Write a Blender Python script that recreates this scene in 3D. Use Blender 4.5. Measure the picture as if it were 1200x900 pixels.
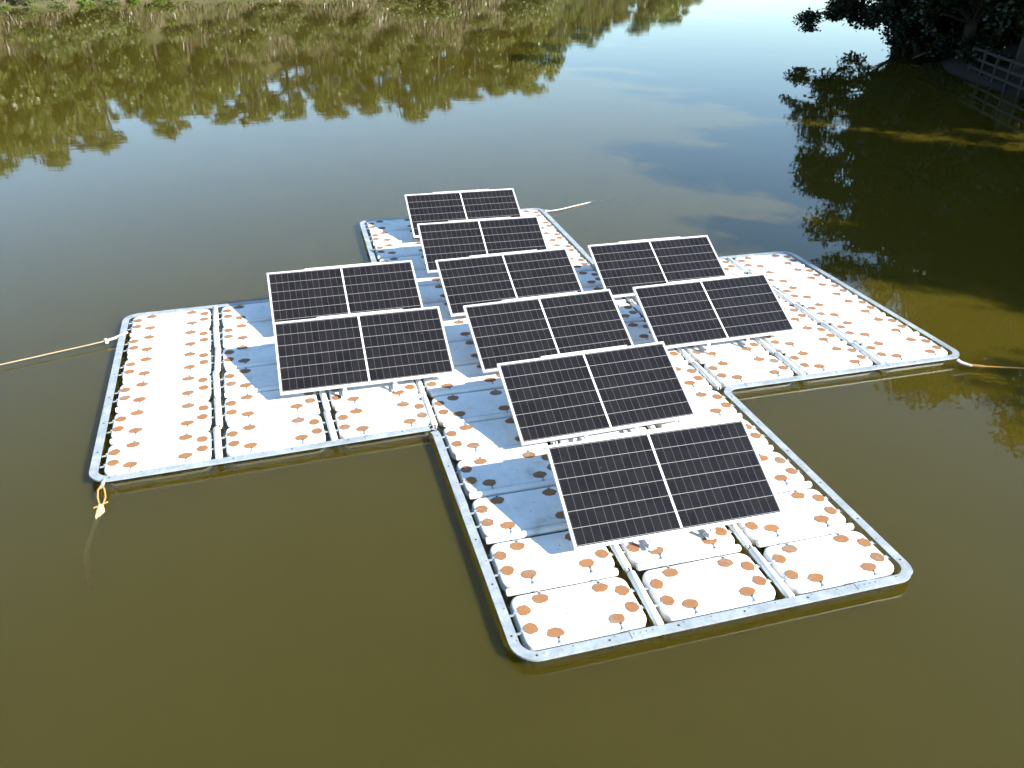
import bpy, math, random
import numpy as np
from mathutils import Matrix, Vector
PI = math.pi
SC = bpy.context.scene
for o in list(bpy.data.objects): bpy.data.objects.remove(o)
COL = SC.collection

# ------------------------------------------------------------------ camera
cam = bpy.data.cameras.new('camera'); cam_o = bpy.data.objects.new('camera', cam); COL.objects.link(cam_o)
R_ = (0.96142699, -0.27460955, 0.0157398); U_ = (0.1214488, 0.47515142, 0.87148225); F_ = (0.24679614, 0.8359550, -0.4901744)
cam_o.matrix_world = Matrix(((R_[0], U_[0], -F_[0], -2.2425), (R_[1], U_[1], -F_[1], -12.7472),
                             (R_[2], U_[2], -F_[2], 5.3374), (0, 0, 0, 1)))
cam.sensor_width = 36.0; cam.lens = 936.884 / 1200 * 36
cam.clip_start = 0.1; cam.clip_end = 3000
SC.camera = cam_o

# ------------------------------------------------------------------ sky + sun
SUN = Vector((1.129, -1.154, 1.0)).normalized()
ELEV = math.asin(SUN.z); AZ = math.atan2(SUN.x, SUN.y)
world = bpy.data.worlds.new('World'); SC.world = world; world.use_nodes = True
wn = world.node_tree.nodes; wl = world.node_tree.links
sky = wn.new('ShaderNodeTexSky'); sky.sky_type = 'NISHITA'; sky.sun_disc = False
sky.sun_elevation = ELEV; sky.sun_rotation = AZ; sky.air_density = 1.0; sky.dust_density = 0.1; sky.ozone_density = 2.2
tint = wn.new('ShaderNodeMix'); tint.data_type = 'RGBA'; tint.blend_type = 'MULTIPLY'; tint.inputs[0].default_value = 1.0
tint.inputs[7].default_value = (0.93, 1.03, 1.05, 1)
soft = wn.new('ShaderNodeGamma'); soft.inputs[1].default_value = 0.86; wl.new(sky.outputs[0], soft.inputs[0]); wl.new(soft.outputs[0], tint.inputs[6])
wl.new(tint.outputs[2], wn['Background'].inputs[0]); wn['Background'].inputs[1].default_value = 0.125
sun = bpy.data.lights.new('sun', 'SUN'); sun.energy = 5.0; sun.angle = math.radians(0.55); sun.color = (1.0, 0.95, 0.86)
sun_o = bpy.data.objects.new('sun', sun); COL.objects.link(sun_o); sun_o.rotation_euler = SUN.to_track_quat('Z', 'Y').to_euler()
SC.view_settings.view_transform = 'Standard'; SC.view_settings.look = 'None'
SC.view_settings.gamma = 1; SC.view_settings.exposure = 1.5
SC.cycles.max_bounces = 8; SC.cycles.transparent_max_bounces = 12; SC.cycles.caustics_reflective = False; SC.cycles.caustics_refractive = False

WZ = -0.10            # water level; the raft's deck is z = 0

# ------------------------------------------------------------------ helpers
def tag(o, label=None, cat=None, group=None, kind=None):
    if label: o['label'] = label
    if cat: o['category'] = cat
    if group: o['group'] = group
    if kind: o['kind'] = kind
    return o

def empty(name, loc=(0, 0, 0), rz=0.0):
    o = bpy.data.objects.new(name, None); COL.objects.link(o); o.location = loc; o.rotation_euler = (0, 0, rz)
    o.empty_display_size = 0.3
    return o

class MB:
    """collects boxes, tubes, discs with a material slot number each"""
    def __init__(s): s.v = []; s.f = []; s.m = []; s.sm = []
    def add(s, vs, fs, mi=0, smooth=False):
        b = len(s.v); s.v += [tuple(v) for v in vs]
        for f in fs: s.f.append(tuple(b + i for i in f)); s.m.append(mi); s.sm.append(smooth)
    def box(s, c, d, mi=0, rz=0.0, M=None):
        cx, cy, cz = c; dx, dy, dz = d[0] / 2, d[1] / 2, d[2] / 2
        vs = [Vector((x * dx, y * dy, z * dz)) for x in (-1, 1) for y in (-1, 1) for z in (-1, 1)]
        if rz: vs = [Matrix.Rotation(rz, 3, 'Z') @ v for v in vs]
        if M is not None: vs = [M @ v for v in vs]
        vs = [v + Vector(c) for v in vs]
        s.add(vs, [(0, 1, 3, 2), (4, 6, 7, 5), (0, 4, 5, 1), (2, 3, 7, 6), (0, 2, 6, 4), (1, 5, 7, 3)], mi)
    def bar(s, a, b, w, h, mi=0, up=(0, 0, 1)):
        a = Vector(a); b = Vector(b); d = (b - a); L = d.length; d.normalize(); u = Vector(up)
        sd = d.cross(u)
        if sd.length < 1e-4: sd = d.cross(Vector((0, 1, 0)))
        sd.normalize(); u = sd.cross(d)
        vs = []
        for p in (a, b):
            for i, j in ((-1, -1), (1, -1), (1, 1), (-1, 1)): vs.append(p + sd * (i * w / 2) + u * (j * h / 2))
        s.add(vs, [(0, 1, 2, 3), (7, 6, 5, 4), (0, 4, 5, 1), (1, 5, 6, 2), (2, 6, 7, 3), (3, 7, 4, 0)], mi)
    def tube(s, pts, rad, n=8, mi=0, cap=True):
        pts = [Vector(p) for p in pts]; rads = rad if isinstance(rad, (list, tuple)) else [rad] * len(pts)
        vs = []; ref = Vector((0.13, 0.21, 1)).normalized()
        for i, p in enumerate(pts):
            d = (pts[min(i + 1, len(pts) - 1)] - pts[max(i - 1, 0)]).normalized()
            a = d.cross(ref)
            if a.length < 0.05: a = d.cross(Vector((1, 0, 0)))
            a.normalize(); b = d.cross(a)
            for k in range(n):
                t = 2 * PI * k / n; vs.append(p + (a * math.cos(t) + b * math.sin(t)) * rads[i])
        fs = []
        for i in range(len(pts) - 1):
            for k in range(n):
                k2 = (k + 1) % n; fs.append((i * n + k, i * n + k2, (i + 1) * n + k2, (i + 1) * n + k))
        s.add(vs, fs, mi, True)
        if cap:
            s.add(vs[:n], [tuple(range(n))], mi); s.add(vs[-n:], [tuple(reversed(range(n)))], mi)
    def disc(s, c, rx, ry, n=12, mi=0, jit=0.0, rnd=None, th=0.0, rot=0.0):
        vs = []
        for k in range(n):
            t = 2 * PI * k / n; j = 1 + (rnd.uniform(-jit, jit) if rnd else 0)
            x, y = rx * j * math.cos(t), ry * j * math.sin(t)
            vs.append((c[0] + x * math.cos(rot) - y * math.sin(rot), c[1] + x * math.sin(rot) + y * math.cos(rot), c[2]))
        s.add(vs, [tuple(range(n))], mi)
        if th:
            lo = [(v[0], v[1], v[2] - th) for v in vs]
            s.add(vs + lo, [(k, n + k, n + (k + 1) % n, (k + 1) % n) for k in range(n)], mi)
    def mesh(s, name, mats):
        me = bpy.data.meshes.new(name); me.from_pydata(s.v, [], s.f)
        for m in (mats if isinstance(mats, (list, tuple)) else [mats]): me.materials.append(m)
        me.polygons.foreach_set('material_index', s.m); me.polygons.foreach_set('use_smooth', s.sm)
        me.update(); return me
    def build(s, name, mats, parent=None, bevel=0.0):
        o = bpy.data.objects.new(name, s.mesh(name, mats)); COL.objects.link(o)
        if parent: o.parent = parent
        if bevel:
            b = o.modifiers.new('bevel', 'BEVEL'); b.width = bevel; b.segments = 2; b.limit_method = 'ANGLE'
        return o

def obj(name, me, parent=None, loc=(0, 0, 0), rz=0.0):
    o = bpy.data.objects.new(name, me); COL.objects.link(o); o.location = loc; o.rotation_euler = (0, 0, rz)
    if parent: o.parent = parent
    return o

def copy_tree(root, loc, rz=0.0, sc=(1, 1, 1), label=None, group=None):
    r = root.copy(); COL.objects.link(r); r.location = loc; r.rotation_euler = (0, 0, rz); r.scale = sc
    if label: r['label'] = label
    if group: r['group'] = group
    for ch in list(root.children):
        c = ch.copy(); COL.objects.link(c); c.parent = r
        for g in ch.children:
            d = g.copy(); COL.objects.link(d); d.parent = c
    return r

# ------------------------------------------------------------------ materials
def mat(name):
    m = bpy.data.materials.new(name); m.use_nodes = True
    nt = m.node_tree; return m, nt, nt.nodes, nt.links, nt.nodes['Principled BSDF']
def N(nt, kind, **kw):
    n = nt.nodes.new(kind)
    for k, v in kw.items(): setattr(n, k, v)
    return n
def ramp(nt, fac, stops):
    r = nt.nodes.new('ShaderNodeValToRGB'); cr = r.color_ramp
    while len(cr.elements) < len(stops): cr.elements.new(0.5)
    for e, (p, c) in zip(cr.elements, stops): e.position = p; e.color = (*c, 1)
    nt.links.new(fac, r.inputs[0]); return r.outputs[0]
def noise(nt, vec, scale, detail=4, rough=0.55, dist=0.0):
    n = nt.nodes.new('ShaderNodeTexNoise'); n.inputs['Scale'].default_value = scale; n.inputs['Detail'].default_value = detail
    n.inputs['Roughness'].default_value = rough; n.inputs['Distortion'].default_value = dist
    if vec is not None: nt.links.new(vec, n.inputs['Vector'])
    return n.outputs[0]
def mixc(nt, fac, a, b, bt='MIX'):
    n = nt.nodes.new('ShaderNodeMix'); n.data_type = 'RGBA'; n.blend_type = bt
    for s, v in ((0, fac), (6, a), (7, b)):
        if hasattr(v, 'is_linked'): nt.links.new(v, n.inputs[s])
        elif s == 0: n.inputs[0].default_value = v
        else: n.inputs[s].default_value = (*v, 1)
    return n.outputs[2]
def mth(nt, op, a, b=None, c=None):
    n = nt.nodes.new('ShaderNodeMath'); n.operation = op
    for i, v in enumerate((a, b, c)):
        if v is None: continue
        if hasattr(v, 'is_linked'): nt.links.new(v, n.inputs[i])
        else: n.inputs[i].default_value = v
    return n.outputs[0]
def geo_pos(nt): return nt.nodes.new('ShaderNodeNewGeometry').outputs['Position']
def bump(nt, h, strength, dist, bsdf):
    b = nt.nodes.new('ShaderNodeBump'); b.inputs['Strength'].default_value = strength; b.inputs['Distance'].default_value = dist
    nt.links.new(h, b.inputs['Height']); nt.links.new(b.outputs[0], bsdf.inputs['Normal'])

# white moulded plastic of the floats
def m_float():
    m, nt, n, l, p = mat('white_float_plastic')
    P = geo_pos(nt)
    a = noise(nt, P, 2.2, 6, 0.65); b = noise(nt, P, 38, 3, 0.6)
    c1 = ramp(nt, a, [(0.28, (0.42, 0.41, 0.36)), (0.42, (0.70, 0.70, 0.67)), (0.72, (0.84, 0.84, 0.83))])
    sp = ramp(nt, b, [(0.27, (0.42, 0.36, 0.28)), (0.335, (1, 1, 1))])
    c2 = mixc(nt, 0.55, c1, sp, 'MULTIPLY')
    # algae and mud on what reaches down to the water
    s = nt.nodes.new('ShaderNodeSeparateXYZ'); l.new(P, s.inputs[0])
    z = mth(nt, 'ADD', s.outputs[2], mth(nt, 'MULTIPLY', mth(nt, 'SUBTRACT', noise(nt, P, 9, 3), 0.5), 0.05))
    low = nt.nodes.new('ShaderNodeMapRange'); l.new(z, low.inputs[0]); low.inputs[1].default_value = -0.06; low.inputs[2].default_value = -0.10
    c3 = mixc(nt, low.outputs[0], c2, (0.60, 0.54, 0.36))
    l.new(c3, p.inputs['Base Color']); p.inputs['Roughness'].default_value = 0.42
    bump(nt, noise(nt, P, 14, 2), 0.25, 0.01, p)
    return m
M_FLOAT = m_float()

def m_spot():
    m, nt, n, l, p = mat('rust_orange_pad')
    P = geo_pos(nt); v = N(nt, 'ShaderNodeObjectInfo').outputs['Random']
    a = noise(nt, P, 3.1, 3, 0.6); b = noise(nt, P, 60, 3, 0.6)
    c = ramp(nt, a, [(0.38, (0.24, 0.17, 0.12)), (0.44, (0.25, 0.118, 0.048)), (0.7, (0.31, 0.148, 0.054))])
    c = mixc(nt, mth(nt, 'MULTIPLY', ramp(nt, b, [(0.45, (0, 0, 0)), (0.62, (1, 1, 1))]), 0.6), c, (0.20, 0.085, 0.032))
    l.new(c, p.inputs['Base Color']); p.inputs['Roughness'].default_value = 0.8
    return m
M_SPOT = m_spot()

def m_galv():
    m, nt, n, l, p = mat('galvanised_steel')
    P = geo_pos(nt)
    vo = N(nt, 'ShaderNodeTexVoronoi'); vo.inputs['Scale'].default_value = 45; l.new(P, vo.inputs['Vector'])
    a = noise(nt, P, 5, 5, 0.65)
    c = ramp(nt, a, [(0.3, (0.27, 0.31, 0.33)), (0.55, (0.38, 0.42, 0.44)), (0.75, (0.52, 0.55, 0.56))])
    bw = N(nt, 'ShaderNodeRGBToBW'); l.new(vo.outputs['Color'], bw.inputs[0])
    c = mixc(nt, 0.35, c, ramp(nt, bw.outputs[0], [(0.2, (0.62, 0.66, 0.7)), (0.8, (1, 1, 1))]), 'MULTIPLY')
    l.new(c, p.inputs['Base Color']); p.inputs['Metallic'].default_value = 0.25; p.inputs['Roughness'].default_value = 0.5
    return m
M_GALV = m_galv()

def m_plain(name, col, rough=0.6, metal=0.0, var=0.12, sc=20):
    m, nt, n, l, p = mat(name)
    P = geo_pos(nt); a = noise(nt, P, sc, 4)
    c = ramp(nt, a, [(0.3, tuple(x * (1 - var) for x in col)), (0.7, tuple(min(1, x * (1 + var)) for x in col))])
    l.new(c, p.inputs['Base Color']); p.inputs['Roughness'].default_value = rough; p.inputs['Metallic'].default_value = metal
    return m
M_ALU = m_plain('anodised_aluminium', (0.72, 0.72, 0.73), 0.38, 0.35, 0.05)
M_DARK = m_plain('dark_rubber', (0.03, 0.025, 0.022), 0.8)
M_HOLE = m_plain('hole_dark', (0.012, 0.012, 0.012), 0.9)
M_ROPE_Y = m_plain('orange_rope', (0.38, 0.20, 0.055), 0.85, 0, 0.25, 60)
M_ROPE_O = m_plain('wet_orange_rope', (0.85, 0.50, 0.20), 0.8, 0, 0.15, 60)
M_ROPE_T = m_plain('tan_rope', (0.33, 0.24, 0.13), 0.85, 0, 0.25, 60)
M_ROPE_W = m_plain('pale_rope_sleeve', (0.48, 0.44, 0.36), 0.8, 0, 0.1, 60)
M_WOOD = m_plain('weathered_wood', (0.035, 0.028, 0.022), 0.85, 0, 0.35, 6)

def m_cells():
    """monocrystalline half cells: strings, cell gaps and hair-thin busbars in the laminate"""
    m, nt, n, l, p = mat('solar_laminate')
    tc = N(nt, 'ShaderNodeTexCoord'); s = N(nt, 'ShaderNodeSeparateXYZ'); l.new(tc.outputs['Object'], s.inputs[0])
    X, Y = s.outputs[0], s.outputs[1]
    ax = mth(nt, 'ABSOLUTE', X)
    def lines(v, off, pitch, w):
        t = mth(nt, 'FRACT', mth(nt, 'DIVIDE', mth(nt, 'SUBTRACT', v, off), pitch))
        d = mth(nt, 'MULTIPLY', mth(nt, 'MINIMUM', t, mth(nt, 'SUBTRACT', 1.0, t)), pitch)
        return mth(nt, 'LESS_THAN', d, w / 2)
    row = lines(Y, 0.040, 0.180, 0.0056)
    colm = lines(ax, 0.014, 0.0908, 0.0034)
    bus = lines(Y, 0.040, 0.018, 0.0012)
    mid = mth(nt, 'LESS_THAN', ax, 0.011)
    edge = mth(nt, 'MAXIMUM', mth(nt, 'GREATER_THAN', ax, 1.106), mth(nt, 'MAXIMUM', mth(nt, 'LESS_THAN', Y, 0.038), mth(nt, 'GREATER_THAN', Y, 1.122)))
    info = N(nt, 'ShaderNodeObjectInfo').outputs['Random']
    # per cell tone
    cx = mth(nt, 'FLOOR', mth(nt, 'DIVIDE', X, 0.0908)); cy = mth(nt, 'FLOOR', mth(nt, 'DIVIDE', Y, 0.18))
    cb = N(nt, 'ShaderNodeCombineXYZ'); l.new(cx, cb.inputs[0]); l.new(cy, cb.inputs[1]); l.new(info, cb.inputs[2])
    wh = N(nt, 'ShaderNodeTexWhiteNoise'); l.new(cb.outputs[0], wh.inputs['Vector'])
    base = mixc(nt, wh.outputs['Value'], (0.0055, 0.0045, 0.0048), (0.0095, 0.0080, 0.0082))
    dust = noise(nt, geo_pos(nt), 7, 6, 0.7)
    base = mixc(nt, mth(nt, 'MULTIPLY', ramp(nt, dust, [(0.35, (0, 0, 0)), (0.8, (1, 1, 1))]), 0.02), base, (0.20, 0.17, 0.15))
    c = mixc(nt, mth(nt, 'MULTIPLY', bus, 0.16), base, (0.16, 0.16, 0.17))
    c = mixc(nt, mth(nt, 'MULTIPLY', colm, 0.5), c, (0.15, 0.15, 0.15))
    c = mixc(nt, mth(nt, 'MULTIPLY', row, 0.75), c, (0.31, 0.30, 0.29))
    c = mixc(nt, mth(nt, 'MAXIMUM', mid, 0.0), c, (0.80, 0.80, 0.80))
    c = mixc(nt, edge, c, (0.02, 0.02, 0.021))
    # flecks of dried droppings and grit
    fl = ramp(nt, noise(nt, geo_pos(nt), 26, 2, 0.5), [(0.79, (0, 0, 0)), (0.81, (1, 1, 1))])
    c = mixc(nt, mth(nt, 'MULTIPLY', fl, 0.5), c, (0.25, 0.24, 0.22))
    l.new(c, p.inputs['Base Color']); p.inputs['Roughness'].default_value = 0.16; p.inputs['IOR'].default_value = 1.38
    return m
M_CELL = m_cells()

def m_water():
    m, nt, n, l, p = mat('olive_pond_water')
    P = geo_pos(nt)
    a = noise(nt, P, 0.09, 3, 0.5)
    c = ramp(nt, a, [(0.35, (0.112, 0.091, 0.0100)), (0.65, (0.120, 0.094, 0.0100))])
    n.remove(p)
    ss = N(nt, 'ShaderNodeSubsurfaceScattering'); l.new(c, ss.inputs['Color']); ss.inputs['Scale'].default_value = 0.85
    ss.inputs['Radius'].default_value = (1.0, 0.9, 0.45)
    gl = N(nt, 'ShaderNodeBsdfGlossy'); gl.inputs['Roughness'].default_value = 0.012; gl.inputs['Color'].default_value = (1, 1, 1, 1)
    # ripples: short crests, gentler in the lee of the raft
    mp = N(nt, 'ShaderNodeMapping'); mp.inputs['Scale'].default_value = (0.7, 2.2, 1); mp.inputs['Rotation'].default_value = (0, 0, -0.25)
    l.new(P, mp.inputs['Vector'])
    h1 = noise(nt, mp.outputs[0], 1.6, 3, 0.5, 0.3)
    h2 = noise(nt, mp.outputs[0], 0.25, 2, 0.5)
    patch = ramp(nt, noise(nt, P, 0.07, 2, 0.5), [(0.35, (0.25, 0.25, 0.25)), (0.7, (1, 1, 1))])
    h = mth(nt, 'ADD', mth(nt, 'MULTIPLY', mth(nt, 'MULTIPLY', h1, patch), 1.0), mth(nt, 'MULTIPLY', h2, 0.8))
    b = N(nt, 'ShaderNodeBump'); b.inputs['Strength'].default_value = 1.0; b.inputs['Distance'].default_value = 0.0017
    l.new(h, b.inputs['Height']); l.new(b.outputs[0], gl.inputs['Normal'])
    tr = N(nt, 'ShaderNodeBsdfTransparent'); mx = N(nt, 'ShaderNodeMixShader'); m2 = N(nt, 'ShaderNodeMixShader')
    fr = N(nt, 'ShaderNodeFresnel'); fr.inputs['IOR'].default_value = 1.355; l.new(b.outputs[0], fr.inputs['Normal'])
    # part murk, part clear, and the mirror of the surface over both
    mx.inputs[0].default_value = 0.66
    l.new(ss.outputs[0], mx.inputs[1]); l.new(tr.outputs[0], mx.inputs[2])
    l.new(fr.outputs[0], m2.inputs[0]); l.new(mx.outputs[0], m2.inputs[1]); l.new(gl.outputs[0], m2.inputs[2])
    out = n['Material Output']; l.new(m2.outputs[0], out.inputs['Surface'])
    va = N(nt, 'ShaderNodeVolumeAbsorption'); va.inputs['Color'].default_value = (0.58, 0.42, 0.05, 1); va.inputs['Density'].default_value = 1.95
    l.new(va.outputs[0], out.inputs['Volume'])
    return m
M_WATER = m_water()

def m_ground():
    m, nt, n, l, p = mat('bank_earth_and_dry_grass')
    P = geo_pos(nt)
    a = noise(nt, P, 0.35, 5, 0.65); b = noise(nt, P, 5, 5, 0.7)
    c = ramp(nt, a, [(0.3, (0.05, 0.06, 0.018)), (0.48, (0.09, 0.09, 0.03)), (0.6, (0.12, 0.095, 0.052)), (0.75, (0.10, 0.075, 0.045))])
    c = mixc(nt, 0.6, c, ramp(nt, b, [(0.3, (0.45, 0.45, 0.42)), (0.7, (1, 1, 1))]), 'MULTIPLY')
    sx = N(nt, 'ShaderNodeSeparateXYZ'); l.new(P, sx.inputs[0])      # darker ground colour towards the right bank
    right_dark = N(nt, 'ShaderNodeMapRange'); right_dark.inputs[1].default_value = 50; right_dark.inputs[2].default_value = 12
    l.new(mth(nt, 'SUBTRACT', sx.outputs[1], mth(nt, 'MULTIPLY', sx.outputs[0], 0.6)), right_dark.inputs[0])
    c = mixc(nt, right_dark.outputs[0], c, (0.022, 0.017, 0.011))
    l.new(c, p.inputs['Base Color']); p.inputs['Roughness'].default_value = 0.95
    bump(nt, b, 0.8, 0.2, p)
    return m
M_GROUND = m_ground()

def m_leaf(name, cols, trans=0.35):
    m, nt, n, l, p = mat(name)
    g = N(nt, 'ShaderNodeNewGeometry'); oi = N(nt, 'ShaderNodeObjectInfo')
    r = g.outputs['Random Per Island']
    cl = noise(nt, g.outputs['Position'], 0.9, 2, 0.5)
    f = mth(nt, 'ADD', mth(nt, 'MULTIPLY', r, 0.35), mth(nt, 'ADD', mth(nt, 'MULTIPLY', cl, 0.5), mth(nt, 'MULTIPLY', oi.outputs['Random'], 0.25)))
    k = len(cols); c = ramp(nt, f, [(0.2 + 0.65 * i / (k - 1), cc) for i, cc in enumerate(cols)])
    d = N(nt, 'ShaderNodeBsdfDiffuse'); t = N(nt, 'ShaderNodeBsdfTranslucent'); gl = N(nt, 'ShaderNodeBsdfGlossy')
    gl.inputs['Roughness'].default_value = 0.4; gl.inputs['Color'].default_value = (0.8, 0.8, 0.8, 1)
    l.new(c, d.inputs[0]); l.new(mixc(nt, 1.0, c, (1.0, 1.0, 0.45), 'MULTIPLY'), t.inputs[0])
    m1 = N(nt, 'ShaderNodeMixShader'); m1.inputs[0].default_value = trans; l.new(d.outputs[0], m1.inputs[1]); l.new(t.outputs[0], m1.inputs[2])
    m2 = N(nt, 'ShaderNodeMixShader'); m2.inputs[0].default_value = 0.04; l.new(m1.outputs[0], m2.inputs[1]); l.new(gl.outputs[0], m2.inputs[2])
    l.new(m2.outputs[0], n['Material Output'].inputs['Surface'])
    return m
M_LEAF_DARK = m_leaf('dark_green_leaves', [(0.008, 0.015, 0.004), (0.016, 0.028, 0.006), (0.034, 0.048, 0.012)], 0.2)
M_LEAF_OLIVE = m_leaf('olive_leaves', [(0.085, 0.105, 0.034), (0.135, 0.155, 0.052), (0.20, 0.20, 0.080)])
M_LEAF_GREEN = m_leaf('fresh_green_leaves', [(0.06, 0.11, 0.015), (0.11, 0.17, 0.022), (0.18, 0.25, 0.04)])
M_LEAF_MIX = m_leaf('grey_green_leaves', [(0.075, 0.110, 0.028), (0.145, 0.175, 0.050), (0.24, 0.24, 0.09)])
M_LEAF_TAN = m_leaf('tan_seeding_twigs', [(0.085, 0.065, 0.032), (0.13, 0.10, 0.052), (0.11, 0.115, 0.035)])
M_GRASS_DRY = m_leaf('dry_grass_blades', [(0.060, 0.068, 0.020), (0.095, 0.085, 0.038), (0.125, 0.090, 0.055), (0.075, 0.095, 0.022)], 0.25)
M_BARK = m_plain('bark', (0.055, 0.042, 0.03), 0.9, 0, 0.4, 4)

# ------------------------------------------------------------------ terrain: one sheet, with the pond's basin in it
LEFT = [(-90, -80), (-90, 0), (-60, 42), (-30, 59), (-20, 62), (-16.6, 63), (-13.5, 66.8), (-9.5, 70.2), (-2, 72), (6, 73.5), (13.4, 75), (21, 77), (28, 78.5), (32, 83),
        (38, 100), (49, 124), (66, 140), (90, 175), (134, 243), (230, 330)]
RIGHT = [(290, 310), (190, 170), (130, 112), (86, 68), (58, 47), (43, 36), (34, 28), (29.5, 21), (27.3, 15), (26, 8), (23.5, 1), (20.5, -5), (19, -14), (18, -30), (17, -60), (16, -80)]
POLY = np.array(LEFT + RIGHT, float)
NL = len(LEFT)
def shore(x, y):
    """signed distance to the shoreline (positive on land) and whether the nearest bank is the left one"""
    x = np.asarray(x, float); y = np.asarray(y, float); A = POLY; B = np.roll(POLY, -1, 0)
    best = np.full(x.shape, 1e9); left = np.zeros(x.shape, bool); ins = np.zeros(x.shape, bool)
    for i in range(len(A)):
        ax, ay = A[i]; bx, by = B[i]; dx, dy = bx - ax, by - ay
        t = np.clip(((x - ax) * dx + (y - ay) * dy) / (dx * dx + dy * dy), 0, 1)
        d = np.hypot(x - ax - t * dx, y - ay - t * dy)
        c = d < best; best = np.where(c, d, best); left = np.where(c, i < NL - 1, left)
        cr = ((ay > y) != (by > y)) & (x < (bx - ax) * (y - ay) / ((by - ay) or 1e-9) + ax); ins ^= cr
    return np.where(ins, -best, best), left
def hum(x, y): return (np.sin(x * 0.31 + 1.3 * np.sin(y * 0.17)) + np.sin(y * 0.43 + x * 0.12 + 2) + 0.6 * np.sin(x * 0.9 - y * 0.7)) / 2.6
def height(x, y):
    d, left = shore(x, y); h = hum(x, y)
    d = d + 0.5 * h
    bl = np.where(d < 0, np.maximum(d * 0.7, -4.0), np.minimum(0.35 * np.minimum(d, 1.0) + np.maximum(d - 1.0, 0) * (0.70 + 0.1 * h), 7.2 + 2.2 * np.clip((2 - x) / 12, 0, 1) + 0.7 * h + 0.02 * d))
    br = np.where(d < 0, np.maximum(d * 0.5, -4.0), np.minimum(0.30 * d, 1.3 + 0.25 * h + 0.01 * d))
    return WZ + np.where(left, bl, br)
def grid_axis(lo, hi, far, step):
    a = list(np.arange(lo, hi + 0.01, step)); s = step
    while a[-1] < far: s *= 1.25; a.append(a[-1] + s)
    s = step
    while a[0] > -far: s *= 1.25; a.insert(0, a[0] - s)
    return np.array(a)
gx = grid_axis(-50, 70, 1500, 1.1); gy = grid_axis(-20, 130, 1500, 1.1)
GX, GY = np.meshgrid(gx, gy); GZ = height(GX, GY)
nx, ny = len(gx), len(gy)
vs = np.stack([GX.ravel(), GY.ravel(), GZ.ravel()], -1)
ii = (np.arange(ny - 1)[:, None] * nx + np.arange(nx - 1)[None, :]).ravel()
fs = np.stack([ii, ii + 1, ii + nx + 1, ii + nx], -1)
def np_mesh(name, vs, fs, m, smooth=True):
    me = bpy.data.meshes.new(name); nf, k = fs.shape
    me.vertices.add(len(vs)); me.vertices.foreach_set('co', np.ascontiguousarray(vs, np.float32).ravel())
    me.loops.add(nf * k); me.loops.foreach_set('vertex_index', np.ascontiguousarray(fs, np.int32).ravel())
    me.polygons.add(nf); me.polygons.foreach_set('loop_start', np.arange(0, nf * k, k, dtype=np.int32))
    me.polygons.foreach_set('use_smooth', np.full(nf, smooth))
    me.materials.append(m); me.update(calc_edges=True); me.validate(); return me
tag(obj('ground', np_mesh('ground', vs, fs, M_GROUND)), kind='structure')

mb_, nt_, nn_, ll_, pp_ = mat('added_olive_murk'); nn_.remove(pp_)
ss_ = N(nt_, 'ShaderNodeSubsurfaceScattering'); ss_.inputs['Scale'].default_value = 0.35; ss_.inputs['Radius'].default_value = (1, .9, .5)
ll_.new(ramp(nt_, noise(nt_, geo_pos(nt_), 0.3, 3), [(0.3, (0.45, 0.38, 0.15)), (0.7, (0.52, 0.42, 0.16))]), ss_.inputs['Color']); ll_.new(ss_.outputs[0], nn_['Material Output'].inputs[0])
murk_box = MB(); murk_box.box((0, 0, WZ - 1.48), (2990, 2990, 2.0)); tag(murk_box.build('added_murk_layer', mb_), kind='structure')  # added murk layer above the basin floor, widens the raft's shadow in the water
w = MB(); w.box((0, 0, WZ - 3.0), (3000, 3000, 6.0)); tag(w.build('water', M_WATER), kind='structure')

# ------------------------------------------------------------------ the raft
PX, PY = 1.32, 0.7575
X0, Y0 = -0.12, -7.84
def colx(i): return X0 + PX * i
def rowy(k): return Y0 + PY * k
def warp(x, y):
    """the raft flexes: the left arm swings a little towards the camera, the back arm a little to the right"""
    if x < -0.86 and y > -4.9:
        a = 0.040; dx, dy = x + 0.86, y + 2.15
        return -0.86 + dx * math.cos(a) - dy * math.sin(a), -2.15 + dx * math.sin(a) + dy * math.cos(a), a
    if x > 3.18 and y < 1.0: return x, y - 0.02, 0.0
    if y > 0.1 and x < 3.3: return x + 0.02 * (y - 0.1), y, -0.02
    return x, y, 0.0

raft = empty('floating_platform', (0, 0, 0))
tag(raft, 'cross-shaped raft of white plastic floats with orange spots in a galvanised frame', 'floating platform')

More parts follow.
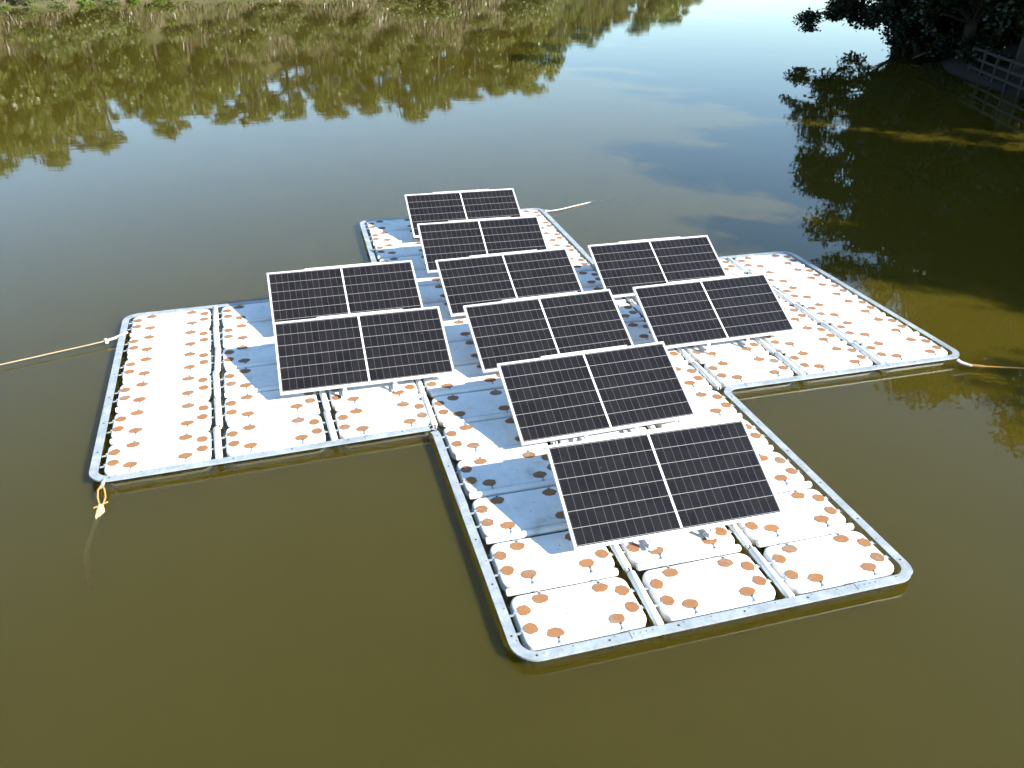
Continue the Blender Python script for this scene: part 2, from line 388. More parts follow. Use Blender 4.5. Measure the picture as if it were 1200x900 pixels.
rnd = random.Random(4)
def float_mesh(seed, dip):
    r = random.Random(seed); b = MB()
    hx, y0, y1 = 0.575, -0.287, 0.353
    # rounded rectangle rings from the deck down below the water
    def ring(ins, z, rad):
        pts = []
        xa, xb, ya, yb = -hx + ins, hx - ins, y0 + ins, y1 - ins
        for cx, cy, a0 in ((xb - rad, yb - rad, 0), (xa + rad, yb - rad, PI / 2), (xa + rad, ya + rad, PI), (xb - rad, ya + rad, 1.5 * PI)):
            for k in range(6):
                t = a0 + PI / 2 * k / 5; pts.append((cx + rad * math.cos(t), cy + rad * math.sin(t), z))
        return pts
    rings = [ring(0.030, 0.0, 0.085), ring(0.014, -0.004, 0.098), ring(0.004, -0.014, 0.106), ring(0.0, -0.03, 0.11), ring(0.0, -0.15, 0.11), ring(0.03, -0.19, 0.10), ring(0.05, -0.36, 0.08)]
    n = len(rings[0]); vv = [p for q in rings for p in q]; ff = []
    for i in range(len(rings) - 1):
        for k in range(n):
            ff.append((i * n + k, (i + 1) * n + k, (i + 1) * n + (k + 1) % n, i * n + (k + 1) % n))
    b.add(vv, ff, 0, True)
    b.add(rings[0], [tuple(range(n))], 0)
    # raised pad in the middle and shallow mould lines
    b.add([(-0.20, y0 + .10, .0), (.20, y0 + .10, .0), (.20, y1 - .10, .0), (-.20, y1 - .10, .0),
           (-0.17, y0 + .12, .006), (.17, y0 + .12, .006), (.17, y1 - .12, .006), (-.17, y1 - .12, .006)],
          [(4, 5, 6, 7), (0, 1, 5, 4), (1, 2, 6, 5), (2, 3, 7, 6), (3, 0, 4, 7)], 0)
    for _ in range(3): b.disc((r.uniform(-.13, .13), r.uniform(-.1, .15), 0.0075), .007, .006, 7, 3)
    # rust-orange pads with their bolt rods running out over the edge
    for (x, y, ax) in [(-.295, .243, 0), (.295, .243, 0), (-.295, -.177, 0), (.295, -.177, 0), (-.487, .146, 1), (-.487, -.078, 1), (.487, .146, 1), (.487, -.078, 1)]:
        x += r.uniform(-.008, .008); y += r.uniform(-.008, .008)
        rx, ry = (.078, .058) if not ax else (.064, .066)
        b.disc((x, y, .005), rx, ry, 22, 1, 0.09, r, 0.006)
        if not ax:
            s = 1 if y > 0.05 else -1; yy = y + s * ry * 0.9; ye = (y1 - 0.004) if s > 0 else (y0 - 0.02)
            b.bar((x + .012, yy, .002), (x + .012, ye, .002), .018, .008, 2)
            b.disc((x + .012, yy + s * .012, .008), .011, .009, 8, 3)
        else:
            s = 1 if x > 0 else -1; xx = x + s * rx * 0.9; xe = s * 0.628
            b.bar((xx, y - .01, .001), (s * .58, y - .01, .001), .018, .008, 2)
            b.bar((s * .565, y - .01, -.020), (xe, y - .01, -.026), .020, .010, 2)
    return b.mesh('float', [M_FLOAT, M_SPOT, M_GALV, M_DARK])
FM = [float_mesh(i, 0) for i in range(7)]
# round white tube lying along the front edge of a float, with moulded end plugs
def tube_mesh(L, name, seed=0):
    b = MB(); r = 0.040
    b.tube([(-L / 2, 0, 0), (-L / 2 + .012, 0, 0), (L / 2 - .012, 0, 0), (L / 2, 0, 0)], [r * .8, r, r, r * .8], 12, 0)
    return b.mesh(name, [M_FLOAT, M_DARK])
TM_H = tube_mesh(1.12, 'edge_tube')
def vtube():
    b = MB(); r = 0.042; L = .70
    b.tube([(0, -L / 2, 0), (0, -L / 2 + .012, 0), (0, L / 2 - .012, 0), (0, L / 2, 0)], [r * .8, r, r, r * .8], 12, 0)
    b.box((0, -L / 2 - .012, -.01), (.035, .05, .035), 1); b.box((0, L / 2 + .012, -.01), (.035, .05, .035), 1)
    for s in (-1, 1): b.box((s * .018, -L / 2 - .02, .0), (.014, .035, .045), 0)
    return b.mesh('connector_tube', [M_FLOAT, M_DARK])
TM_V = vtube()

cells = {(i, k) for i in range(3) for k in range(16)} | {(i, k) for i in range(-3, 6) for k in range(5, 11)}
for (i, k) in sorted(cells):
    x, y, a = warp(colx(i), rowy(k))
    f = obj('float', FM[rnd.randrange(7)], raft, (x, y, rnd.uniform(-.004, .004)), a + rnd.uniform(-.004, .004))
    if (i, k - 1) in cells:
        t = obj('edge_tube', TM_H, f, (rnd.uniform(-.02, .02), -.334, -.022), 0)
for (i, k) in sorted(cells):
    if (i + 1, k) in cells:
        x, y, a = warp(colx(i) + PX / 2 + rnd.uniform(-.012, .012), rowy(k) + .02)
        obj('connector_tube', TM_V, raft, (x, y, -.022), a + rnd.uniform(-.03, .03))

# galvanised rim: an angle section swept round the cross with rounded corners
def rim_path(off):
    e = 0.06 + off
    xl, xr, xa, xb = colx(-3) - PX / 2, colx(5) + PX / 2, colx(0) - PX / 2, colx(2) + PX / 2
    ya, yb, yc, yd = rowy(0) - PY / 2, rowy(5) - PY / 2, rowy(10) + PY / 2, rowy(15) + PY / 2
    return [((xa - e, ya - e), 1), ((xb + e, ya - e), 1), ((xb + e, yb - e), 0), ((xr + e, yb - e), 1), ((xr + e, yc + e), 1), ((xb + e, yc + e), 0),
            ((xb + e, yd + e), 1), ((xa - e, yd + e), 1), ((xa - e, yc + e), 0), ((xl - e, yc + e), 1), ((xl - e, yb - e), 1), ((xa - e, yb - e), 0)]
def rounded(off, R=0.24):
    P = rim_path(off); n = len(P); out = []
    for i in range(n):
        p = Vector(P[i][0]); a = (Vector(P[i - 1][0]) - p).normalized(); b = (Vector(P[(i + 1) % n][0]) - p).normalized()
        r = (R + off) if P[i][1] else (R * .6 - off)
        s = p + a * r; e = p + b * r; c = p + a * r + b * r
        for k in range(9):
            t = k / 8 * PI / 2; v = c - b * r * math.cos(t) - a * r * math.sin(t); out.append((v.x, v.y))
        # straight run cut into short pieces, so the bend of the raft is followed
        q = Vector(P[(i + 1) % n][0]); r2 = (R + off) if P[(i + 1) % n][1] else (R * .6 - off); e2 = q - b * r2
        for k in range(1, 8):
            v = e.lerp(e2, k / 8); out.append((v.x, v.y))
    res = []
    for (x, y) in out:
        X, Y, _ = warp(x, y); res.append((X, Y))
    return res
def rim_obj():
    prof = [(-0.094, .004), (0, .004), (0, -.016), (-.006, -.016), (-.006, -.003), (-.094, -.003)]
    loops = [rounded(o) for o, z in prof]; n = len(loops[0]); b = MB(); vv = []
    for (o, z), lp in zip(prof, loops): vv += [(x, y, z) for x, y in lp]
    m = len(prof); ff = []
    for j in range(m):
        j2 = (j + 1) % m
        for k in range(n):
            k2 = (k + 1) % n; ff.append((j * n + k, j * n + k2, j2 * n + k2, j2 * n + k))
    b.add(vv, ff, 0)
    return b.build('rim', [M_GALV], raft)
rim = rim_obj()
# splice plates (a part each) and the bolt holes in the flange
mid = rounded(-0.054); acc = 0.0; nxt = 0.25; plate_n = 0; holes = MB(); big = 0
for i in range(len(mid)):
    a = Vector(mid[i]); c = Vector(mid[(i + 1) % len(mid)]); L = (c - a).length
    while nxt <= acc + L and L > 0:
        t = (nxt - acc) / L; p = a.lerp(c, t); ang = math.atan2(c.y - a.y, c.x - a.x)
        nrm = Vector((-math.sin(ang), math.cos(ang)))
        rr = .011 if big % 2 == 0 else .006
        q = p + nrm * (0.016 if big % 2 else -0.006)
        holes.disc((q.x, q.y, .0065), rr, rr, 8, 0)
        if big % 2 == 0:
            q = p + Vector((math.cos(ang), math.sin(ang))) * .06 + nrm * .022; holes.disc((q.x, q.y, .0065), .005, .005, 6, 0)
        if big % 7 == 3:
            pl = MB(); pl.box((0, 0, 0), (.26, .085, .004)); o = pl.build('splice_plate', M_GALV, raft); o.location = (p.x, p.y, .0066); o.rotation_euler = (0, 0, ang)
            for s in (-.09, -.03, .03, .09): holes.disc((p.x + s * math.cos(ang), p.y + s * math.sin(ang), .0135), .009, .009, 8, 1, th=.005)
        nxt += .33; big += 1
    acc += L
o = holes.build('bolts', [M_HOLE, M_GALV], rim)

# ------------------------------------------------------------------ solar panels
PW, PD, TILT = 2.279, 1.16, 0.4857
ct, st = math.cos(TILT), math.sin(TILT)
def make_panel():
    root = empty('solar_panel')
    M3 = Matrix.Rotation(TILT, 3, 'X')
    def tilted(name, b, m, parent):
        o = b.build(name, m, parent); return o
    # slanted parts share one frame of reference: x along, y up the slope, z out of the glass
    lam = MB(); lam.box((0, PD / 2, -.004), (PW - .05, PD - .05, .006))
    lo = lam.build('laminate', M_CELL, root); lo.rotation_euler = (TILT, 0, 0)
    fr = MB(); w = .028; z = -.0155; h = .035
    fr.box((0, w / 2, z), (PW, w, h)); fr.box((0, PD - w / 2, z), (PW, w, h))
    for s in (-1, 1): fr.box((s * (PW / 2 - w / 2), PD / 2, z), (w, PD - 2 * w, h))
    fo = fr.build('panel_frame', M_ALU, root, 0.002); fo.rotation_euler = (TILT, 0, 0)
    bk = MB(); bk.box((0, PD / 2, -.0095), (PW - .058, PD - .058, .003)); bk.box((0, PD * .5, -.022), (.22, .10, .02))
    bo = bk.build('back_sheet', m_backsheet, root); bo.rotation_euler = (TILT, 0, 0)
    # clamps on top edge
    cl = MB()
    cl.box((.03, PD + .011, -.012), (1.18, .018, .028))
    co = cl.build('top_rail', M_ALU, root); co.rotation_euler = (TILT, 0, 0)
    # two triangular stands on the deck
    H = st * PD
    for s in (-.33, .33):
        b = MB(); zb = -HF + .012 
        b.bar((s, -.02, zb), (s, PD * ct + .03, zb), .04, .03)                    # foot rail on the deck
        b.bar((s, -.01, -.055), (s, (PD) * ct, H - .055), .04, .035)               # sloping rail under the frame
        b.bar((s, .0, zb + .01), (s, .0, -.05), .06, .012, up=(0, 1, 0))            # short front post
        b.bar((s, PD * ct - .03, zb), (s, PD * ct - .03, H - .06), .04, .04, up=(0, 1, 0))  # tall back post
        b.bar((s, PD * ct - .06, zb + .03), (s, PD * ct * .45, H * .45 - .07), .03, .03)   # brace
        b.box((s, .03, zb), (.11, .10, .008)); b.box((s, PD * ct - .03, zb), (.11, .10, .008))
        b.build('stand', M_ALU, root)
    for y in (PD * .22, PD * .78):
        b = MB(); b.box((0, y, -.045), (1.1, .04, .022)); r = b.build('cross_rail', M_ALU, root); r.rotation_euler = (TILT, 0, 0)
    return root
HF = .157
m_backsheet = m_plain('white_back_sheet', (0.7, 0.7, 0.7), 0.6, 0, .03)
GRP = 'solar panels tilted on the raft'
pd = [  # centre x, front edge y, turn, extra height, label
 (1.195, -7.25, -.013, .018, 'largest solar panel nearest the camera, frontmost of the long centre row'),
 (1.202, -5.311, .030, .013, 'solar panel directly behind the frontmost one in the long centre row'),
 (1.196, -3.474, .036, .010, 'third solar panel from the front in the centre row, just left of the right pair'),
 (1.171, -1.540, .030, -.01, 'fourth solar panel from the front in the long centre row'),
 (1.165, 0.200, -.020, .030, 'fifth solar panel from the front, overlapping the farthest one'),
 (1.255, 2.150, -.013, .013, 'farthest solar panel, standing highest in the photo at the back end of the raft'),
 (-1.444, -3.467, -.001, .019, 'front solar panel of the pair on the left arm of the raft'),
 (-1.488, -1.500, .013, -.01, 'rear solar panel of the pair on the left arm of the raft'),
 (3.821, -3.449, .019, .018, 'front solar panel of the pair on the right arm of the raft'),
 (3.832, -1.508, .002, .002, 'rear solar panel of the pair on the right arm of the raft')]
pan0 = make_panel()
for i, (x, y, rz, dz, lab) in enumerate(pd):
    yy = y + .5
    px, py = x + .5 * math.sin(rz), yy - .5 * math.cos(rz)
    if i == 0: p = pan0; p.location = (px, py, HF + dz); p.rotation_euler = (0, 0, rz)
    else: p = copy_tree(pan0, (px, py, HF + dz), rz)
    tag(p, lab, 'solar panel', GRP)

# ------------------------------------------------------------------ mooring ropes
def sag(a, b, s, n=24, wob=0.0, seed=0):
    a = Vector(a); b = Vector(b); r = random.Random(seed); out = []
    for i in range(n + 1):
        t = i / n; p = a.lerp(b, t); p.z -= s * 4 * t * (1 - t)
        p.x += r.uniform(-wob, wob); p.y += r.uniform(-wob, wob); out.append(p)
    return out
def cum(pts): return pts
# left
lr = empty('mooring_rope', (-4.83, -.55, 0))
tag(lr, 'tan mooring rope with white sleeve running off to the left from the raft', 'rope', 'mooring ropes')
def rope(parts, root):
    for nm, pts, r, m in parts:
        b = MB(); pts = [Vector(p) - root.location for p in pts]; b.tube(pts, r, 8, 0); b.build(nm, m, root)
rope([('rope_line', sag((-5.04, -.83, -.035), (-9.6, -2.28, -.02), .02, 20, .004, 1) + [Vector((-16, -4.3, .0))], .010, M_ROPE_T),
      ('sleeve', [(-4.74, -.72, .03), (-4.82, -.75, .0), (-4.92, -.79, -.02), (-5.04, -.83, -.035)], [.024, .024, .022, .020], M_ROPE_W),
      ('knot', [(-5.05, -.80, -.025), (-5.02, -.87, -.04)], .028, M_ROPE_W)], lr)
rr_ = empty('mooring_rope', (7.1, -4.6, 0))
tag(rr_, 'orange mooring rope pulled taut off the right corner of the raft', 'rope', 'mooring ropes')
rope([('rope_line', sag((7.12, -4.71, -.045), (7.80, -4.99, -.03), .0, 10, .002, 2) + [Vector((10, -5.9, -.01)), Vector((18, -9.2, .05))], .012, M_ROPE_Y),
      ('sleeve', [(6.93, -4.60, .02), (6.98, -4.65, -.01), (7.12, -4.71, -.045)], [.028, .026, .020], M_ROPE_W),
      ('knot', sag((7.10, -4.70, -.04), (7.28, -4.78, -.04), 0, 6, .006, 5), .021, M_ROPE_Y)], rr_)
br_ = empty('mooring_rope', (3.3, 3.95, 0))
tag(br_, 'pale mooring rope from the back corner of the raft sinking into the water', 'rope', 'mooring ropes')
rope([('rope_line', sag((3.36, 3.72, -.01), (3.87, 3.98, -.06), .01, 8, .002, 3) + [Vector((4.6, 4.40, -.10)), Vector((5.2, 4.75, -.18)), Vector((6.2, 5.3, -.45))], .013, M_ROPE_W),
      ('knot', [(3.28, 3.68, .01), (3.37, 3.73, -.01)], .024, M_ROPE_W)], br_)
fl_ = empty('mooring_rope', (-4.57, -4.62, 0))
tag(fl_, 'looped tan mooring rope dropping into the water at the front left corner', 'rope', 'mooring ropes')
rope([('loop', [(-4.535, -4.74, .02), (-4.565, -4.80, .0), (-4.57, -4.86, -.05), (-4.555, -4.92, -.08), (-4.535, -4.97, -.095)], .010, M_ROPE_Y),
      ('loop', [(-4.525, -4.74, .02), (-4.50, -4.80, .0), (-4.49, -4.87, -.05), (-4.505, -4.92, -.08), (-4.525, -4.97, -.095)], .010, M_ROPE_Y),
      ('shackle', [(-4.52, -4.62, .012), (-4.525, -4.70, .022), (-4.53, -4.77, .0)], [.014, .022, .014], M_GALV),
      ('tie', [(-4.60, -4.99, -.088), (-4.53, -4.96, -.083), (-4.47, -4.91, -.09)], .009, M_ROPE_Y),
      ('rope_line', [(-4.53, -4.96, -.095), (-4.50, -5.06, -.112), (-4.53, -5.16, -.125), (-4.575, -5.24, -.145)], .024, M_ROPE_O),
      ('rope_line', [(-4.535, -4.96, -.095), (-4.545, -5.06, -.112), (-4.55, -5.18, -.13), (-4.575, -5.34, -.16), (-4.60, -5.45, -.20), (-4.62, -5.56, -.27), (-4.64, -5.66, -.6)], .030, M_ROPE_O)], fl_)

# ------------------------------------------------------------------ foliage
def leaf_cloud(clumps, n, size, seed, asp=0.55, flat=0.5):
    """clumps: (x,y,z,rx,rz) ellipsoids; returns arrays of leaf quads spread through them, denser to the skin"""
    g = np.random.default_rng(seed); C = np.array(clumps, float)
    w = C[:, 3] ** 2 * C[:, 4]; w = w / w.sum(); idx = g.choice(len(C), n, p=w)
    d = g.normal(size=(n, 3)); d /= np.linalg.norm(d, axis=1)[:, None]
    r = g.random(n) ** 0.45; r *= 1 + 0.18 * g.normal(size=n)
    P = C[idx, :3] + d * r[:, None] * np.stack([C[idx, 3], C[idx, 3], C[idx, 4]], -1)
    a = g.normal(size=(n, 3)); a[:, 2] *= flat; a /= np.linalg.norm(a, axis=1)[:, None]
    b = np.cross(a, g.normal(size=(n, 3))); b /= np.linalg.norm(b, axis=1)[:, None]
    s = size * (0.55 + 0.9 * g.random(n))[:, None]; a *= s; b *= s * asp
    V = np.stack([P - a * .5, P + b * .5, P + a * .5, P - b * .5], 1).reshape(-1, 3)
    return V, np.arange(4 * n).reshape(-1, 4)
def tree_proto(name, H, crown_r, base, nclump, nleaf, size, leafm, seed, lean=0.0, trunks=1, label='', cat='tree'):
    r = random.Random(seed); root = empty(name); tag(root, label, cat)
    tb = MB(); clumps = []
    for t in range(trunks):
        ph = r.uniform(0, 2 * PI); ln = lean + (0.25 if trunks > 1 else 0.06)
        top = Vector((math.cos(ph) * ln * H * .5, math.sin(ph) * ln * H * .5, H * .82)); pts = []; rads = []
        for i in range(7):
            u = i / 6; pts.append(Vector((top.x * u * u + .12 * r.uniform(-1, 1) * u, top.y * u * u + .12 * r.uniform(-1, 1) * u, top.z * u - .3 * (1 - u)))); rads.append(H * .024 * (1 - u * .85) + .01)
        tb.tube(pts, rads, 8, 0)
        for k in range(nclump // trunks):
            u = r.uniform(base, 1.0); z = H * u; prof = math.sqrt(max(.05, 1 - ((u - (base + .35 * (1 - base))) / (1.02 - base) * 1.25) ** 2))
            rad = crown_r * prof * r.uniform(.45, 1.0); an = r.uniform(0, 2 * PI)
            o = pts[min(6, max(1, int(u * 5)))]
            e = Vector((o.x + rad * math.cos(an), o.y + rad * math.sin(an), z - r.uniform(0, .08) * H))
            mid = o.lerp(e, .5) + Vector((0, 0, .05 * H * r.uniform(0, 1)))
            tb.tube([o, mid, e], [H * .008, H * .005, .008], 5, 0, cap=False)
            q = crown_r * r.uniform(.16, .34); clumps.append((e.x, e.y, e.z, q, q * r.uniform(.5, .8)))
            if r.random() < .5: clumps.append((mid.x, mid.y, mid.z, q * .7, q * .45))
    tb.build('trunk', M_BARK, root)
    V, F = leaf_cloud(clumps, nleaf, size, seed)
    obj('crown', np_mesh('crown', V, F, leafm, False), root)
    return root
def bush_proto(name, H, R, nleaf, size, leafm, seed, label, cat='shrub'):
    r = random.Random(seed); root = empty(name); tag(root, label, cat); clumps = []; tb = MB()
    for k in range(9):
        an = r.uniform(0, 2 * PI); rad = R * math.sqrt(r.random()) * .8; z = H * r.uniform(.25, .8) * (1 - .4 * rad / R)
        e = Vector((rad * math.cos(an), rad * math.sin(an), z)); tb.tube([(0, 0, -.2), e * .5, e], [.05, .03, .01], 5, 0, cap=False)
        q = R * r.uniform(.28, .5); clumps.append((e.x, e.y, e.z, q, q * .7))
    tb.build('stems', M_BARK, root)
    V, F = leaf_cloud(clumps, nleaf, size, seed); obj('foliage', np_mesh('foliage', V, F, leafm, False), root)
    return root
def ground_z(x, y): return float(height(np.array([x]), np.array([y]))[0])
def place(protos, i, x, y, s, label, group, rz=None, sz=None, dz=0.0):
    pr, used = protos[i]
    rz = rnd.uniform(0, 2 * PI) if rz is None else rz; sz = sz or s
    loc = (x, y, ground_z(x, y) - .05 + dz)
    if not used:
        protos[i][1] = True; pr.location = loc; pr.rotation_euler = (0, 0, rz); pr.scale = (s, s, sz); o = pr
    else: o = copy_tree(pr, loc, rz, (s, s, sz))
    tag(o, label, None, group); return o

# right bank: tall dark trees leaning out over the water
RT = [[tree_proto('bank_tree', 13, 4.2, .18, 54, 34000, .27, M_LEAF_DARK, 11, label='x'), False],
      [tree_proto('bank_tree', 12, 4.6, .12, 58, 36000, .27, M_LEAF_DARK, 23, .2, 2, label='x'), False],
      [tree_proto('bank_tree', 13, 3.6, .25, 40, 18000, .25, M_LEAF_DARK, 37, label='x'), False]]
LAB_R = 'tall dark shaded tree on the right bank, seen mostly as its dark mirror image'
LAB_O = 'tall tree just outside the right edge of the photo, its shadow darkening the water'
for (i, x, y, s, sz) in [(1, 33.6, 29.8, 1.0, 1.0), (0, 32.5, 23.5, 1.05, 1.0), (0, 30.0, 17.5, .95, 1.0), (1, 29.5, 13.2, 1.0, 1.2), (0, 28.6, 4.3, 1.0, 1.05),
                         (2, 38, 33, 1.0, .95), (0, 38.5, 21, 1.2, 1.05), (1, 37, 12, 1.1, 1.1), (2, 36, 4, 1.1, 1.1), (0, 44, 29, 1.2, 1.0), (1, 47, 38, 1.1, .85), (0, 57, 48, 1.1, .85),
                         (1, 25.2, -6.2, 1.0, .95), (0, 25.9, -10.3, 1.05, .98), (1, 26.3, -13.8, 1.0, 1.13), (0, 25.8, -17.0, .95, 1.02), (1, 24.8, -19.6, .9, .98), (0, 33.5, 15.0, 1.0, .9), (1, 31, 9.5, .9, .8), (0, 31, -10.5, 1.1, 1.2), (1, 28, -14.5, 1.0, 1.2), (2, 43, 14, 1.2, 1.1), (1, 64, 55, 1.2, .9), (1, 40, 26, 1.2, 1.1)]:
    out = y < 6 and x < 45
    place(RT, i, x, y, s, LAB_O if out else LAB_R, 'trees outside the right edge' if out else 'tall dark trees on the right bank', sz=sz)

# low branchy tree whose boughs reach out over the water at the top right of the photo
def overhang():
    root = empty('overhanging_tree', (32.3, 27.2, ground_z(32.3, 27.2))); tag(root, 'dark leafy tree with boughs hanging low over the water at the top right', 'tree')
    r = random.Random(8); tb = MB(); clumps = []; L = root.location
    tb.tube([(1.2, 0, -.4), (.6, .3, 1.0), (-.3, .8, 2.4), (-1.2, 1.2, 3.6), (-1.6, 1.4, 5.4)], [.24, .21, .17, .13, .05], 8, 0)
    for k in range(17):
        u = k / 16; o = Vector((-.2 - 1.1 * u, .7 + .5 * u, 2.1 + 2.4 * u))
        an = math.radians(r.uniform(125, 265)); R = r.uniform(2.4, 5.4); ze = r.uniform(.45, 3.6) if k % 2 else r.uniform(1.6, 4.8)
        e = Vector((o.x + R * math.cos(an), o.y + R * math.sin(an), ze)); m_ = o.lerp(e, .55) + Vector((0, 0, .5))
        tb.tube([o, m_, e], [.07, .045, .012], 6, 0, cap=False)
        for j in range(7):
            t = .35 + .65 * j / 6; p = (o.lerp(m_, t * 2) if t < .5 else m_.lerp(e, (t - .5) * 2)) + Vector((r.uniform(-.4, .4), r.uniform(-.4, .4), r.uniform(-.35, .25)))
            tb.tube([m_.lerp(e, .3) if j > 2 else m_, p], [.02, .006], 4, 0, cap=False)
            clumps.append((p.x, p.y, p.z, r.uniform(.25, .6), r.uniform(.15, .35)))
    tb.build('trunk', M_BARK, root)
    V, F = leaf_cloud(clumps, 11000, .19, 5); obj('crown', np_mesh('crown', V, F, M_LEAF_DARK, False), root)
overhang()
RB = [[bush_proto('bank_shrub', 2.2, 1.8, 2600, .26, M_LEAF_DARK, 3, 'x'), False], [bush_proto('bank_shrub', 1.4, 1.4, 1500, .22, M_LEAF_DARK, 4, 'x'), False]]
for (i, x, y, s) in [(0, 36, 27.5, 1.2), (1, 32.5, 23.5, 1.0), (0, 37, 31, 1.2), (0, 41, 34, 1.3), (1, 29.8, 19.5, .8), (0, 29.5, 9, 1.1), (0, 45, 38, 1.4), (0, 35, 24, 1.2), (1, 28.6, 12, .9), (0, 27.5, 1, 1.1), (0, 50, 41, 1.5), (0, 60, 48, 1.7)]:
    place(RB, i, x, y, s, 'low dark shrub in the deep shade of the right bank', 'shrubs in the shade of the right bank')

# wooden railing along a small landing in the shade at the right edge
def railing():
    root = empty('wooden_railing', (27.2, 15.5, 0.0)); tag(root, 'weathered wooden railing along the shaded water edge at the right', 'railing')
    a = Vector((2.4, 4.4, 0)); b = Vector((-.9, -2.6, 0)); n = 6
    for i in range(n):
        p = a.lerp(b, i / (n - 1)); m = MB(); m.box((p.x, p.y, .35), (.11, .11, 1.6)); m.build('post', M_WOOD, root)
    for z in (.25, .65, 1.05):
        m = MB(); m.bar((a.x, a.y, z), (b.x, b.y, z), .05, .10); m.build('rail', M_WOOD, root)
railing()
def log_(name, pts, r, label, cat, m=M_WOOD):
    b = MB(); b.tube(pts, r, 7, 0); tag(b.build(name, m), label, cat)
log_('fallen_branch', [(32.6, 25.6, .05), (31.9, 25.0, .22), (31.0, 24.6, .25), (30.2, 24.4, .05)], [.09, .08, .05, .02], 'pale curved fallen branch catching light at the shaded right bank', 'branch', M_ROPE_T)
log_('driftwood', [(27.0, 18.5, -.12), (26.2, 17.6, .12), (25.4, 17.0, .35)], [.07, .05, .015], 'thin stick poking out of the dark water beside the railing', 'branch')

# far bank: dry-grass slope, shrubs and trees
g = np.random.default_rng(12)
LT = [[tree_proto('hill_tree', 5.2, 2.2, .04, 32, 7500, .21, M_LEAF_OLIVE, 51, trunks=2, label='x'), False],
      [tree_proto('hill_tree', 5.6, 2.4, .08, 28, 6500, .22, M_LEAF_MIX, 52, label='x'), False],
      [tree_proto('hill_tree', 4.6, 1.7, .1, 18, 3400, .20, M_LEAF_TAN, 53, label='x'), False]]
LBU = [[bush_proto('hill_shrub', 1.6, 1.5, 1700, .20, M_LEAF_OLIVE, 61, 'x'), False],
       [bush_proto('hill_shrub', 1.3, 1.1, 1300, .18, M_LEAF_GREEN, 62, 'x'), False],
       [bush_proto('hill_shrub', 2.2, 1.9, 2200, .22, M_LEAF_OLIVE, 63, 'x'), False]]
def along(poly):
    pts = []; 
    for (a, b) in zip(poly[:-1], poly[1:]):
        a = np.array(a, float); b = np.array(b, float); L = np.linalg.norm(b - a); t = (b - a) / L; nrm = np.array([-t[1], t[0]])
        k = 0.0
        while k < L: pts.append((a + t * k, nrm)); k += 0.5
    return pts
VIS = along(LEFT[3:18])
for (p, nrm) in VIS[::5]:
    for d0, ch in ((4.5, .15), (7.0, .25), (10.0, .75), (13.5, .75)):
        if g.random() < ch:
            q = p + nrm * (d0 + g.uniform(-1.5, 1.5)); s = g.uniform(.8, 1.3) * (.65 if d0 < 8 else 1)
            place(LT, int(g.integers(0, 3)), q[0], q[1], s, 'olive green tree on the crest of the far bank, seen mirrored', 'trees on the crest of the far bank', sz=s * g.uniform(.85, 1.1))
for (p, nrm) in VIS[::2]:
    for _ in range(1):
        if g.random() < .95:
            q = p + nrm * (.4 + 8.5 * g.random() ** 1.4); k = int(g.choice([0, 1, 2], p=[.40, .2, .40])); s = g.uniform(.55, 1.35)
            place(LBU, k, q[0], q[1], s, ('bright green shrub on the far grassy slope, seen mirrored' if k == 1 else 'olive shrub on the far grassy slope, seen mirrored'), 'bright shrubs on the far slope' if k == 1 else 'olive shrubs on the far slope')
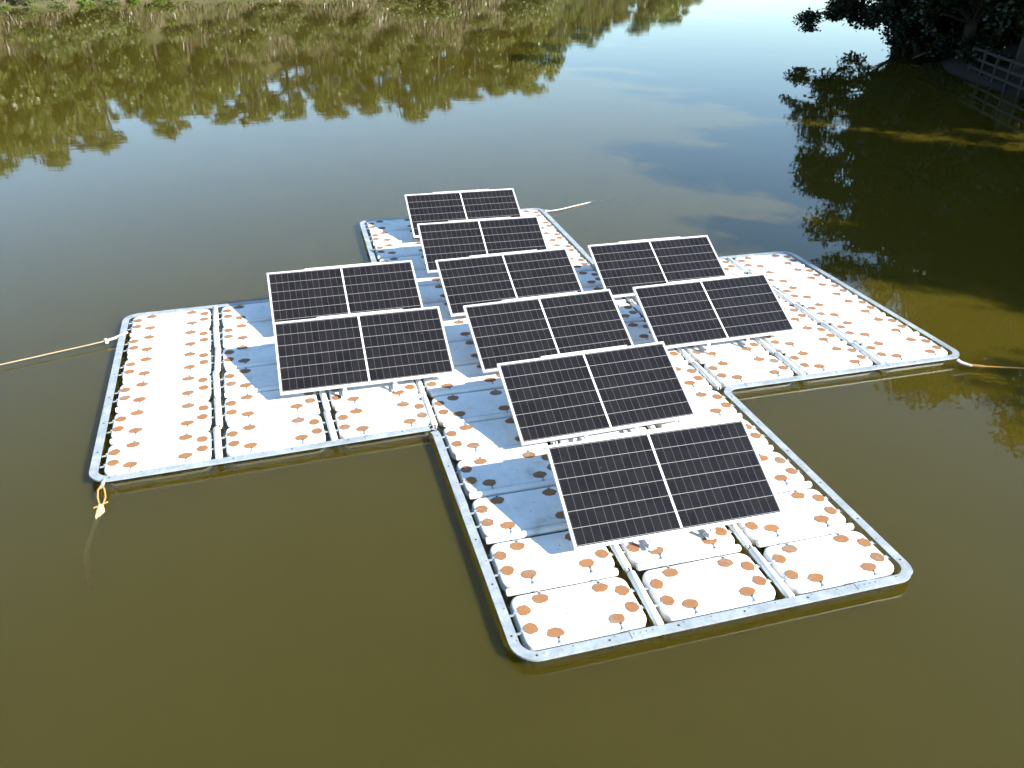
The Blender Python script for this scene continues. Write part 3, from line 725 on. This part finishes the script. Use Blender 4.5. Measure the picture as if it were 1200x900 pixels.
# tall single tree that shows in the mirror image around the middle
for (x, y, s) in [(28.2, 84.5, 1.75), (29.5, 89, 1.75), (25.5, 84, 1.4), (12, 84, 1.5), (7, 83, 1.35), (17, 85, 1.4), (-12.3, 75.5, 1.4), (-14.5, 73, 1.3), (-17, 70, 1.15), (-9.5, 77, 1.35), (-20, 67.5, .95), (-24, 68, 1.4), (-27, 68.5, 1.55), (-30.5, 69, 1.6), (-22, 69.5, 1.45), (-19.5, 71, 1.4), (-34, 70, 1.6), (-6, 78, 1.2)]:
    place(LT, 1, x, y, s, 'large olive tree standing above its neighbours on the far bank', 'large trees on the far bank')
for k in range(16):
    t = k / 15; x, y = 88 + 50 * t, 170 + 78 * t
    place(LT, k % 2, x - 6 * (.8 - .5 * t), y + 3, 1.9 + .5 * math.sin(k * 2.3), 'distant olive tree far down the left shore, seen mirrored', 'distant trees down the left shore')
# waterside tangle on the near corner of the far bank
for (x, y, s, k) in [(-20.6, 61.2, .6, 1), (-18.6, 61.8, .5, 1), (-17.0, 62.4, .6, 0), (-15.4, 64.2, .6, 1), (-14.0, 65.8, .65, 0), (-12.4, 67.6, .6, 1), (-22.5, 60.9, .7, 0), (-10.4, 69.2, .6, 1), (-19.6, 62.6, .7, 0), (-24.4, 60.6, .6, 1)]:
    place(LBU, k, x, y, s, ('bright green shrub trailing at the waterline, top left' if k == 1 else 'olive shrub tangled at the waterline, top left'), 'bright waterline shrubs at the top left' if k == 1 else 'olive waterline shrubs at the top left')
# dry grass: uncountable blades on the slope
pts = []
for _ in range(60000):
    p, nrm = VIS[g.integers(0, len(VIS))]; d = .9 + 9.0 * g.random(); pts.append(p + nrm * d + g.uniform(-.5, .5, 2))
pts = np.array(pts); keep = g.random(len(pts)) < np.clip(.55 + 1.0 * hum(pts[:, 0] * 1.7, pts[:, 1] * 1.7 + 3), .35, 1); pts = pts[keep]
z = height(pts[:, 0], pts[:, 1]); n = len(pts); hh = .30 + .65 * g.random(n) ** 1.5; an = g.uniform(0, PI, n); wd = .05 + .05 * g.random(n)
dx, dy = np.cos(an) * wd, np.sin(an) * wd; lx, ly = g.normal(size=n) * .18 * hh, g.normal(size=n) * .18 * hh
B = np.stack([pts[:, 0], pts[:, 1], z - .05], -1)
V = np.stack([B + np.stack([-dx, -dy, 0 * z], -1), B + np.stack([dx, dy, 0 * z], -1), B + np.stack([lx + dx * .2, ly + dy * .2, hh], -1), B + np.stack([lx - dx * .2, ly - dy * .2, hh], -1)], 1).reshape(-1, 3)
tag(obj('grass', np_mesh('grass', V, np.arange(4 * n).reshape(-1, 4), M_GRASS_DRY, False)), 'long dry pinkish brown grass covering the far bank slope', 'grass', kind='stuff')
